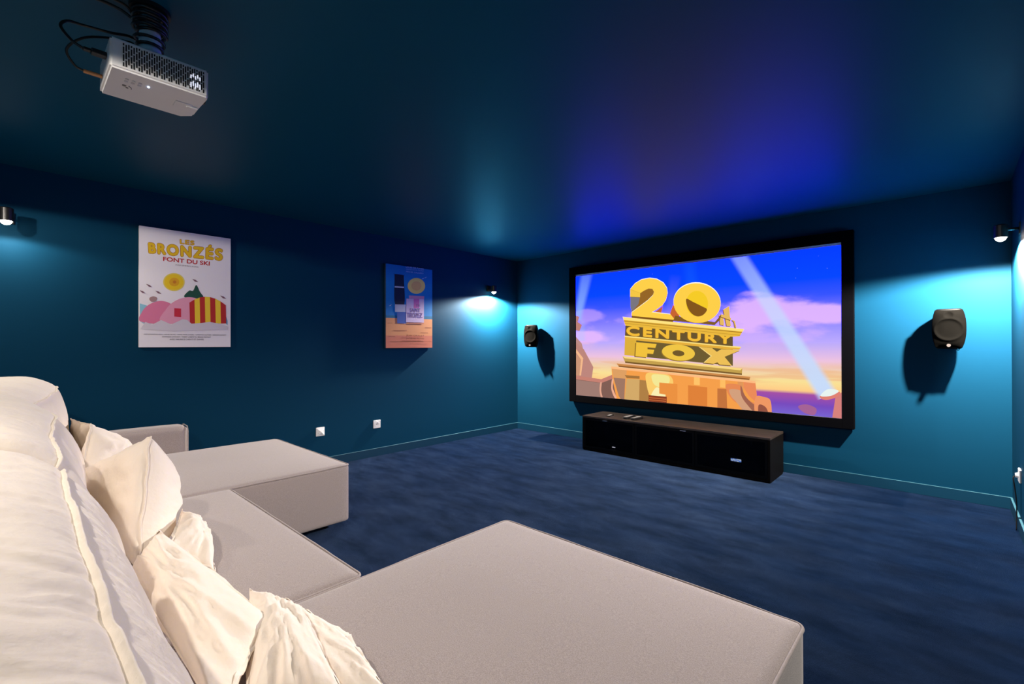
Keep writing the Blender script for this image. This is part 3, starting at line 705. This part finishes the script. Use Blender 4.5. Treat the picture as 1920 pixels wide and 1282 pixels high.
# remote controls on the cabinet
def remote(c, ang, L, wd, h, label, group):
    t = thing('remote_control', label, 'remote control', (c[0], c[1], ct + .0005), ang, group)
    obj('casing', B(-wd / 2, wd / 2, -L / 2, L / 2, 0, h, bev=h * .35, seg=3), M_blackmetal, t)
    bm = bmesh.new()
    for r_ in range(6):
        for q in (-1, 0, 1): cyl(bm, (q * wd * .28, -L * .36 + r_ * L * .12, h - .0005), (q * wd * .28, -L * .36 + r_ * L * .12, h + .0018), wd * .085, n=8)
    obj('buttons', bm, mat('grey_rubber', (.5, .48, .46), rough=.5), t)
remote((1.72, -.33), .10, .125, .038, .008, 'thin flat remote lying at the left end of the black cabinet', None)
remote((1.955, -.32), .02, .20, .050, .020, 'black remote on the cabinet, middle one of three', None)
remote((2.062, -.34), -.05, .19, .050, .022, 'black remote on the cabinet, rightmost of three', None)

# ------------------------------------------------------------------ projector
PXa, PXb, PYa, PYb, PZa, PZb = 2.335, 2.578, -4.776, -4.502, 2.106, 2.205
pj = thing('projector', 'white ceiling projector with slotted grille and small blue light', 'projector', (2.456, -4.64, 2.106))
O = Vector((2.456, -4.64, 2.106))
bm = bmesh.new()
# casing: bottom slightly smaller than the belt, front end (towards screen) tapered
pts_b = [(-.118, -.128), (.108, -.128), (.108, .134), (-.03, .134), (-.118, .112)]
pts_m = [(-.125, -.134), (.120, -.134), (.122, .132), (.112, .146), (-.05, .146), (-.125, .12)]
hB = PZb - PZa
def prism(bm, P, z0, z1):
    a = [bm.verts.new((x, y, z0)) for x, y in P]; b_ = [bm.verts.new((x, y, z1)) for x, y in P]
    for i in range(len(P)): bm.faces.new((a[i], a[(i + 1) % len(P)], b_[(i + 1) % len(P)], b_[i]))
    bm.faces.new(a[::-1]); bm.faces.new(b_)
P_m = [(-.121, -.136), (.122, -.136), (.122, .138), (.104, .138), (-.085, .138), (-.121, .105)]
prism(bm, P_m, 0, hB)
bmesh.ops.bevel(bm, geom=[e for e in bm.edges], offset=.006, segments=3, affect='EDGES')
obj('casing', bm, M_projw, pj)
# grille slots on the +x face: diagonal staggered vertical slots
bm = bmesh.new(); y = -.104; col_i = 0
while y < .122:
    top = hB - .012; ph = (col_i % 3) * .0085
    z = .012 + ph - .0085
    while z < top:
        z0_, z1_ = max(z, .012), min(z + .021, top)
        if z1_ - z0_ > .004: box(bm, .1215, .1232, y, y + .0038, z0_, z1_)
        z += .0255
    y += .0068; col_i += 1
gro = obj('vent_grille', bm, M_slot, pj)
bm = bmesh.new(); y = .082
k = 0
while y < .112:
    for z in (.018, .044): 
        box(bm, .1234, .1240, y, y + .0034, z + (k % 2) * .006 + (.006 if z > .03 else 0), z + .018 + (k % 2) * .006)
    y += .0068; k += 1
obj('glowing_slots', bm, mat('lamp_glow', (1, 1, 1), emit=(.8, .84, 1.0), estr=.9), pj)
# bottom face details: buttons, led, mark, foot recess and adjusting bracket
bm = bmesh.new()
for i in range(3):
    for j in range(2): cyl(bm, (.060 - j * .018, -.085 + i * .018, -.0022), (.060 - j * .018, -.085 + i * .018, .001), .0055, n=14)
obj('buttons', bm, mat('pale_buttons', (.6, .6, .62), rough=.4), pj, False)
bm = bmesh.new(); cyl(bm, (.055, -.026, -.003), (.055, -.026, .001), .003, n=12); obj('status_light', bm, M_led, pj)
bm = bmesh.new()
cyl(bm, (.006, -.085, -.0012), (.006, -.085, .0), .006, n=16); cyl(bm, (-.006, -.076, -.0012), (-.006, -.076, 0), .004, n=12); tube(bm, [(.012, -.074, -.001), (.004, -.066, -.001), (-.008, -.064, -.001)], .0012, 6)
obj('maker_mark', bm, mat('grey_mark', (.12, .12, .13), rough=.5), pj)
bm = bmesh.new(); box(bm, -.03, .02, .06, .112, -.004, .0005, bev=.0015); box(bm, .0, .012, .095, .13, -.008, .0, bev=.002)
obj('tilt_foot', bm, M_projw, pj)
bm = bmesh.new(); cyl(bm, (.015, .138, .05), (.015, .152, .05), .032, n=32); lr = obj('lens_ring', bm, M_blackmetal, pj)
bm = bmesh.new(); cyl(bm, (.015, .1515, .05), (.015, .1535, .05), .024, n=32); obj('lens_glass', bm, mat('lens_glow', (.1, .1, .15), rough=.05, emit=(.7, .8, 1), estr=2), lr)
# rear plugs
bm = bmesh.new(); box(bm, .035, .062, -.175, -.136, .052, .068, bev=.003); box(bm, .04, .057, -.195, -.175, .055, .065, bev=.003); obj('video_plug', bm, M_cable, pj)
bm = bmesh.new(); cyl(bm, (-.05, -.185, .03), (-.05, -.137, .03), .0065, n=12); obj('power_plug', bm, M_copper, pj)
# mount
mt = thing('projector_mount', 'white ceiling mount pole wound with black cables, above the projector', 'ceiling mount', (2.47, -4.655, H))
bm = bmesh.new(); cyl(bm, (0, 0, -.199), (0, 0, -.012), .034, .03, n=28); obj('pole', bm, M_projw, mt, True)
bm = bmesh.new(); cyl(bm, (0, 0, -.014), (0, 0, 0), .06, n=32); obj('ceiling_plate', bm, M_blackmetal, mt)
cb = thing('cable_bundle', 'black cables looping from projector plugs and coiled round the mount', 'cable', (0, 0, 0))
def pt(x, y, z): return (x, y, z)
bm = bmesh.new()
hx = []
for i in range(90):
    a = i * .42; R = .040 + .004 * math.sin(i * .7); z = 2.395 - .16 * i / 89
    hx.append((2.47 + R * math.cos(a), -4.655 + R * math.sin(a), z + .006 * math.sin(a)))
tube(bm, hx, .0052, 8)
hx = []
for i in range(60):
    a = i * .42 + 2; R = .049; z = 2.392 - .075 * i / 59
    hx.append((2.47 + R * math.cos(a), -4.655 + R * math.sin(a), z))
tube(bm, hx, .0055, 8); obj('coiled_cable', bm, M_cable, cb, True)
ox_, oy_, oz_ = O
bm = bmesh.new(); tube(bm, catmull([(2.5045, -4.835, 2.166), (2.495, -4.862, 2.185), (2.48, -4.885, 2.225), (2.46, -4.868, 2.258), (2.45, -4.83, 2.268), (2.46, -4.76, 2.272), (2.45, -4.715, 2.288), (2.435, -4.685, 2.292)]), .0045, 8); obj('video_cable', bm, M_cable, cb, True)
bm = bmesh.new(); tube(bm, catmull([(2.406, -4.824, 2.136), (2.41, -4.848, 2.145), (2.43, -4.868, 2.18), (2.45, -4.83, 2.225), (2.45, -4.77, 2.255), (2.46, -4.715, 2.262), (2.45, -4.70, 2.268)]), .0040, 8); obj('power_cable', bm, M_cable, cb, True)
bm = bmesh.new(); tube(bm, catmull([(2.44, -4.70, 2.36), (2.43, -4.74, 2.382), (2.41, -4.82, 2.393), (2.36, -4.98, 2.394), (2.25, -5.3, 2.394), (2.15, YB + .006, 2.394)]), .0055, 8)
tube(bm, catmull([(2.45, -4.70, 2.37), (2.46, -4.73, 2.388), (2.45, -4.82, 2.394), (2.42, -4.98, 2.395), (2.33, -5.3, 2.395), (2.25, YB + .006, 2.395)]), .0045, 8)
obj('ceiling_cable', bm, M_cable, cb, True)

# ------------------------------------------------------------------ sofa
def cushion_box(x0, x1, y0, y1, z0, z1, rad=.03, puff=.02, side=.008, n=26, seed=0, wr=.003):
    """upholstered block: rounded edges, crowned top"""
    bm = bmesh.new(); bmesh.ops.create_cube(bm, size=2)
    bmesh.ops.subdivide_edges(bm, edges=bm.edges, cuts=n, use_grid_fill=True)
    cx, cy, cz = (x0 + x1) / 2, (y0 + y1) / 2, (z0 + z1) / 2; hx_, hy, hz = (x1 - x0) / 2, (y1 - y0) / 2, (z1 - z0) / 2
    for v in bm.verts:
        a, b_, c = v.co
        w_ = lambda q: math.sin(q * math.pi / 2)      # denser samples near the edges
        a, b_, c = w_(a), w_(b_), w_(c)
        P_ = Vector((a * hx_, b_ * hy, c * hz))
        inner = Vector((max(-hx_ + rad, min(hx_ - rad, P_.x)), max(-hy + rad, min(hy - rad, P_.y)), max(-hz + rad, min(hz - rad, P_.z))))
        d = P_ - inner
        if d.length > 1e-9: P_ = inner + d.normalized() * rad
        bx, by, bz = (1 - abs(a) ** 4), (1 - abs(b_) ** 4), (1 - abs(c) ** 4)
        nr = Vector((a ** 9, b_ ** 9, c ** 9))
        wob = nz(P_.x * 2.2 + seed, P_.y * 2.2, P_.z * 2.2) * wr
        P_.z += (puff if c > 0 else 0) * bx * by * max(0, c) + wob * bx * by
        P_.x += math.copysign(side, a) * abs(a) ** 6 * by * bz; P_.y += math.copysign(side, b_) * abs(b_) ** 6 * bx * bz
        v.co = P_ + Vector((cx, cy, cz))
    return bm

def piping(bm, x0, x1, y0, y1, z, r=.0045, corner=.02, n=8, bottom=None):
    c = corner; pts = []
    for (px, py, a0) in ((x1 - c, y1 - c, 0), (x0 + c, y1 - c, 90), (x0 + c, y0 + c, 180), (x1 - c, y0 + c, 270)):
        for k in range(6):
            a = math.radians(a0 + 90 * k / 5); pts.append((px + c * math.cos(a), py + c * math.sin(a), z))
    full = []
    for i in range(len(pts)):
        a, b_ = Vector(pts[i]), Vector(pts[(i + 1) % len(pts)]); L_ = (b_ - a).length; m_ = max(1, int(L_ / .05))
        for k in range(m_):
            q = a.lerp(b_, k / m_); q.z += nz(q.x * 5, q.y * 5) * .003; full.append(q)
    tube(bm, full, r, 6, closed=True)

SH = .42
def module(label, x0, x1, y0, y1, arm=None, zc=SH):
    t = thing('sofa_module', label, 'sofa', ((x0 + x1) / 2, (y0 + y1) / 2, 0), 0, None)
    o = Vector(((x0 + x1) / 2, (y0 + y1) / 2, 0))
    sh = lambda bm: (bmesh.ops.translate(bm, verts=bm.verts, vec=-o), bm)[1]
    obj('seat_block', sh(cushion_box(x0, x1, y0, y1, .045, zc, rad=.022, puff=.018, side=.002, seed=x0 * 7)), M_sofa, t, True)
    bm = bmesh.new(); e = .004
    e = .0005; piping(bm, x0 + e, x1 - e, y0 + e, y1 - e, zc - .008, r=.005, corner=.028)
    for (a, b_) in ((x0 + .011, y1 - .011), (x1 - .011, y1 - .011)):
        tube(bm, [(a, b_, z) for z in np.linspace(.06, zc - .012, 12)], .004, 6)
    obj('seam_piping', sh(bm), M_sofa, t, True)
    for (a, b_) in ((x0 + .12, y0 + .12), (x1 - .12, y0 + .12), (x0 + .12, y1 - .12), (x1 - .12, y1 - .12)):
        bm = bmesh.new(); cyl(bm, (a, b_, 0), (a, b_, .05), .025, n=16); obj('foot', sh(bm), M_blackmetal, t)
    return t, sh
YS = -5.36            # back of the sofa
tA, shA = module('far chaise module of the cream sofa, beside the left wall armrest', .40, 1.640, YS, -3.455)
tB, shB = module('middle seat module of the cream sofa, shorter seat between the chaises', 1.652, 3.062, YS, -4.160)
tC, shC = module('near wide chaise module of the cream sofa, right foreground', 3.074, 4.243, YS, -3.455)
bm = cushion_box(.40, 4.243, -5.53, -5.375, .045, .68, rad=.04, puff=.01, side=.0, n=14)
bmesh.ops.translate(bm, verts=bm.verts, vec=(-2.32, 5.45, 0))
o_ = obj('backrest_panel', bm, M_sofa, None, True, loc=(2.32, -5.45, 0)); tag(o_, 'long low upholstered panel behind the sofa, hidden by the cushions', 'backrest')
obj('armrest', shA(cushion_box(.215, .392, YS, -4.075, .045, .605, rad=.045, puff=.006, side=.0, n=24)), M_sofa, tA, True)
bm = bmesh.new()
arc = [(.218, z) for z in np.linspace(.06, .56, 10)] + [(.218 + .04 * (1 - math.cos(a)), .56 + .042 * math.sin(a)) for a in np.linspace(.2, math.pi / 2, 6)] + [(.349 + .04 * math.sin(a), .56 + .042 * math.cos(a)) for a in np.linspace(.2, math.pi / 2, 6)] + [(.389, z) for z in np.linspace(.55, .06, 10)]
tube(bm, [(x, -4.083, z) for x, z in arc], .004, 6); obj('arm_piping', shA(bm), M_sofa, tA, True)

# ---- back cushions: section lofted along x
def interp(kp, x):
    if x <= kp[0][0]: return kp[0][1]
    for (a, va), (b_, vb) in zip(kp, kp[1:]):
        if x <= b_:
            t = (x - a) / (b_ - a); t = t * t * (3 - 2 * t); return va + (vb - va) * t
    return kp[-1][1]

def back_cushion(label, x0, x1, seam_y, seam_z, top, bulge, seed, capw=.10):
    nx = 170; nt = 110
    t = thing('back_cushion', label, 'cushion', ((x0 + x1) / 2, -5.03, SH + .02), 0, 'big loose back cushions')
    o = Vector(((x0 + x1) / 2, -5.03, SH + .02))
    bm = bmesh.new(); R = []; seam = []; rear = []
    zb = SH + .025
    for i in range(nx + 1):
        u = i / nx; u = .5 - .5 * math.cos(math.pi * u) if False else u
        x = x0 + (x1 - x0) * u
        e = min(x - x0, x1 - x)                      # distance to the end panels
        k = 1 if e > capw else math.sqrt(max(0.0, 1 - (1 - e / capw) ** 2)) * .94 + .06
        ys = interp(seam_y, x); zs = interp(seam_z, x) + .003 * nz(x * 5, seed, 0, 2)
        ys += .0035 * nz(x * 5, seed + 4, 0, 2)
        yb = -5.19; zt = top * (1 - .35 * (1 - k)); fb = bulge * (.35 + .65 * k)
        ring = []
        corners = [(ys + .015, zb), (ys, zs), (yb, zs), (yb, zb)]
        segs = [34, 40, 22, 14]
        for c in range(4):
            (ya, za), (yc, zc) = corners[c], corners[(c + 1) % 4]
            for j in range(segs[c]):
                s_ = j / segs[c]; y = ya + (yc - ya) * s_; z = za + (zc - za) * s_
                dome = (1 - abs(2 * s_ - 1) ** 2.3)
                edge = math.exp(-min(s_, 1 - s_) * 7)
                # gathered creases running away from the seams
                w = nz(x * 20 + .8 * nz(x * 2, s_ * 3, seed), s_ * 1.6 + c * 9, seed, 2); w = 1 - abs(w) * 2.2
                w2 = nz(x * 7, s_ * 1.3, seed + 7, 3)
                amp = (.0090 if c == 1 else .0034) * (.35 + .65 * edge) * (1 - .4 * (1 - k))
                amp *= min(1, .25 + min(s_, 1 - s_) * 14)
                dd = amp * w + .009 * w2 * dome
                if c == 0: y += fb * dome + dd; z -= 0
                elif c == 1: z += zt * dome + dd
                elif c == 2: y -= .05 * dome + dd
                else: z -= 0
                ring.append((y, z))
        cyc = sum(p[0] for p in ring) / len(ring); czc = (zb + zs) / 2
        kk = .86 + .14 * k
        ring = [(cyc + (y - cyc) * kk, (czc + (z - czc) * kk) if z > zb + .005 else z) for y, z in ring]
        xo = x
        R.append([bm.verts.new((xo, y, z)) for y, z in ring])
        seam.append(Vector((xo, *ring[segs[0]]))); rear.append(Vector((xo, *ring[segs[0] + segs[1]])))
    n = len(R[0])
    for a, b_ in zip(R, R[1:]):
        for q in range(n): bm.faces.new((a[q], a[(q + 1) % n], b_[(q + 1) % n], b_[q]))
    # end panels, slightly domed, creased near their seams
    endrings = []
    for ring, sg in ((R[0], -1), (R[-1], 1)):
        cen = Vector((0, 0, 0))
        for v in ring: cen += v.co
        cen /= n; prev = ring
        endrings.append([v.co.copy() for v in ring])
        for s_ in (.88, .72, .5, .25):
            cur = [bm.verts.new(cen + (v.co - cen) * s_ + Vector((sg * (.014 * (1 - s_ ** 2) + .004 * nz(v.co.y * 30, v.co.z * 30, seed) * s_), 0, 0))) for v in ring]
            for q in range(n): bm.faces.new((prev[q], prev[(q + 1) % n], cur[(q + 1) % n], cur[q]))
            prev = cur
        bm.faces.new(prev)
    bmesh.ops.recalc_face_normals(bm, faces=bm.faces)
    sh = lambda b: (bmesh.ops.translate(b, verts=b.verts, vec=-o), b)[1]
    obj('cover', sh(bm), M_linen, t, True)
    # raised flange seams: front top edge, both end outlines
    bm = bmesh.new()
    def flange(pts, dirs, hgt, closed=False):
        N = len(pts); prev = None; first = None
        for i, (p_, d_) in enumerate(zip(pts, dirs)):
            hh = hgt * (.9 + .18 * nz(p_.x * 9 + p_.z * 9, seed + 2, 0, 2))
            s_ = Vector((0, nz(p_.x * 14 + p_.z * 14, seed + 8, 0, 2) * .0018, 0))
            th = .0028
            T_ = (pts[(i + 1) % N] - pts[i - 1]) if 0 < i < N - 1 else (pts[min(i + 1, N - 1)] - pts[max(i - 1, 0)])
            if T_.length < 1e-8: T_ = Vector((1, 0, 0))
            nn_ = T_.normalized().cross(d_).normalized() * th
            b0 = p_ - d_ * .006
            cur = [bm.verts.new(b0 + nn_), bm.verts.new(p_ + d_ * hh + nn_ * .8 + s_), bm.verts.new(p_ + d_ * hh * 1.12 + s_), bm.verts.new(p_ + d_ * hh - nn_ * .8 + s_), bm.verts.new(b0 - nn_)]
            if prev:
                for a in range(4): bm.faces.new((prev[a], prev[a + 1], cur[a + 1], cur[a]))
            prev = cur; first = first or cur
    flange(seam, [Vector((0, .75, .62)).normalized()] * len(seam), .008)
    flange(rear, [Vector((0, -.7, .7)).normalized()] * len(rear), .008)
    for er, sg in zip(endrings, (-1, 1)):
        # only the front, top and rear run of the outline
        sub = er[4:-16]; cen = sum(sub, Vector()) / len(sub)
        flange(sub, [((v - cen).normalized() + Vector((sg * .9, 0, 0))).normalized() for v in sub], .008)
    fo = obj('seam_flange', sh(bm), M_linen, t, True)
    return t
back_cushion('farthest big cream back cushion, pointed corner against the blue wall', .50, 1.585,
             [(.5, -4.845), (.66, -4.80), (.9, -4.815), (1.14, -4.85), (1.6, -4.925)], [(.5, .945), (.66, .955), (1.1, .945), (1.6, .935)], .075, .045, 1.0, .14)
back_cushion('middle big cream back cushion, between the farthest and the foreground one', 1.632, 3.085,
             [(1.61, -4.925), (1.9, -4.895), (2.2, -4.880), (2.45, -4.900), (2.7, -4.915), (3.1, -4.915)], [(1.61, .935), (2.2, .945), (3.1, .945)], .070, .072, 5.0, .05)
back_cushion('nearest big cream back cushion, filling the bottom left foreground', 3.132, 4.30,
             [(3.11, -4.918), (3.5, -4.928), (3.9, -4.932), (4.3, -4.930)], [(3.11, .940), (3.6, .950), (4.3, .945)], .062, .092, 9.0, .04)

# ---- throw pillows
def pillow(label, P, thick, seed, m=None, front=1.0, pw=.62, pinch=.05, wr=.010, flange=.010, ofs=(0, 0, 0)):
    """P: four corners in order round the edge; thick: half thickness front/back"""
    P = [Vector(q) for q in P]; cen = sum(P, Vector()) / 4
    nrm = ((P[2] - P[0]).cross(P[3] - P[1])).normalized()
    if nrm.y < 0: nrm = -nrm
    t = thing('throw_pillow', label, 'pillow', cen, 0, 'cream throw pillows')
    n = 46; bm = bmesh.new()
    def base(u, v):
        uu = u + pinch * (u - .5) * -4 * v * (1 - v) * 1.0; vv = v + pinch * (v - .5) * -4 * u * (1 - u) * 1.0
        return P[0] * (1 - uu) * (1 - vv) + P[1] * uu * (1 - vv) + P[2] * uu * vv + P[3] * (1 - uu) * vv
    grids = []
    S = (P[1] - P[0]).length
    for sg in (1, -1):
        G = []
        for j in range(n + 1):
            row = []
            for i in range(n + 1):
                u, v = .5 - .5 * math.cos(math.pi * i / n), .5 - .5 * math.cos(math.pi * j / n)
                if sg < 0 and (i in (0, n) or j in (0, n)): row.append(grids[0][j][i]); continue
                a, b_ = 1 - abs(2 * u - 1) ** 2.4, 1 - abs(2 * v - 1) ** 2.4
                hgt = (max(a, 0) * max(b_, 0)) ** pw
                edge = 1 - min(1, 4 * min(u, 1 - u, v, 1 - v))
                # folds radiate from corners plus a soft buckle
                ang = math.atan2(v - .5, u - .5)
                w = nz(math.cos(ang) * 3.2, math.sin(ang) * 3.2, seed + sg * 3, 3)
                w2 = nz(u * 2.4, v * 2.4, seed + sg * 11, 3)
                w3 = 1 - abs(nz(u * 4.5 + w2 * 1.5, v * 2.6, seed + sg * 5, 2)) * 2
                h_ = thick * (front if sg > 0 else 1) * hgt * (1 + .28 * w2) + wr * w * hgt ** .5 * (.4 + edge) + wr * .55 * w3 * hgt * .8
                p_ = base(u, v) - cen + nrm * sg * h_
                if i in (0, n) or j in (0, n): p_ += nrm * .008 * nz(u * 5, v * 5, seed)
                row.append(bm.verts.new(p_))
            G.append(row)
        grids.append(G)
    for G, sg in zip(grids, (1, -1)):
        for j in range(n):
            for i in range(n):
                q = (G[j][i], G[j][i + 1], G[j + 1][i + 1], G[j + 1][i])
                try: bm.faces.new(q if sg > 0 else q[::-1])
                except ValueError: pass
    G = grids[0]
    bd = [G[0][i].co.copy() for i in range(n)] + [G[j][n].co.copy() for j in range(n)] + [G[n][i].co.copy() for i in range(n, 0, -1)] + [G[j][0].co.copy() for j in range(n, 0, -1)]
    bmesh.ops.recalc_face_normals(bm, faces=bm.faces)
    obj('cover', bm, m or M_linen, t, True)
    if flange:
        bm = bmesh.new(); N = len(bd); prev = None; rings = []
        for i, p_ in enumerate(bd):
            d_ = p_.normalized(); d_ = (d_ - nrm * d_.dot(nrm)).normalized()
            hh = flange * (.8 + .5 * nz(i * .2, seed))
            off = nrm * .004 * nz(i * .13, seed + 3)
            rings.append([bm.verts.new(p_ - d_ * .004 + nrm * .0035), bm.verts.new(p_ + d_ * hh + nrm * .002 + off), bm.verts.new(p_ + d_ * hh - nrm * .002 + off), bm.verts.new(p_ - d_ * .004 - nrm * .0035)])
        for i in range(N):
            a, b_ = rings[i], rings[(i + 1) % N]
            for q in range(3): bm.faces.new((a[q], a[q + 1], b_[q + 1], b_[q]))
        bmesh.ops.recalc_face_normals(bm, faces=bm.faces)
        obj('edge_seam', bm, m or M_linen, t, True)
    return t
pillow('small taupe pillow farthest back beside the armrest, mostly hidden', [(.70, -4.74, .765), (1.25, -4.70, .79), (1.20, -4.62, .46), (.66, -4.64, .46)], .055, 2.0, M_taupe)
pillow('crumpled cream pillow between the armrest and the upright pillow', [(1.371, -4.71, .805), (1.12, -4.56, .66), (1.34, -4.56, .46), (1.56, -4.775, .56)], .06, 3.0, front=1.7, wr=.014)
pillow('upright cream pillow with pointed top corner leaning on the back cushions', [(2.2, -4.607, .837), (1.50, -4.745, .61), (1.95, -4.72, .45), (2.54, -4.695, .45)], .055, 6.0, front=3.0, pw=.42, pinch=.03, wr=.008)
pillow('crumpled cream pillow lying in front of the upright pillow', [(2.20, -4.50, .52), (2.44, -4.465, .47), (2.73, -4.52, .445), (2.62, -4.62, .54)], .05, 8.0, wr=.012)
pillow('large bright cream pillow in the foreground, corner pointing up', [(2.673, -4.66, .605), (2.66, -4.735, .50), (3.58, -4.735, .53), (3.32, -4.56, .54)], .055, 12.0, front=1.5, pw=.5, wr=.010, pinch=.02)
pillow('folded cream pillow at the bottom centre, resting on the near chaise', [(3.04, -4.51, .49), (3.30, -4.475, .52), (3.62, -4.52, .485), (3.52, -4.67, .515)], .052, 17.0, wr=.012, pinch=.02)
pillow('flat cream pillow lying on the near chaise, lowest and frontmost', [(3.12, -4.44, .464), (3.44, -4.418, .480), (3.68, -4.45, .474), (3.50, -4.56, .468)], .024, 21.0, wr=.006, pinch=-.04)
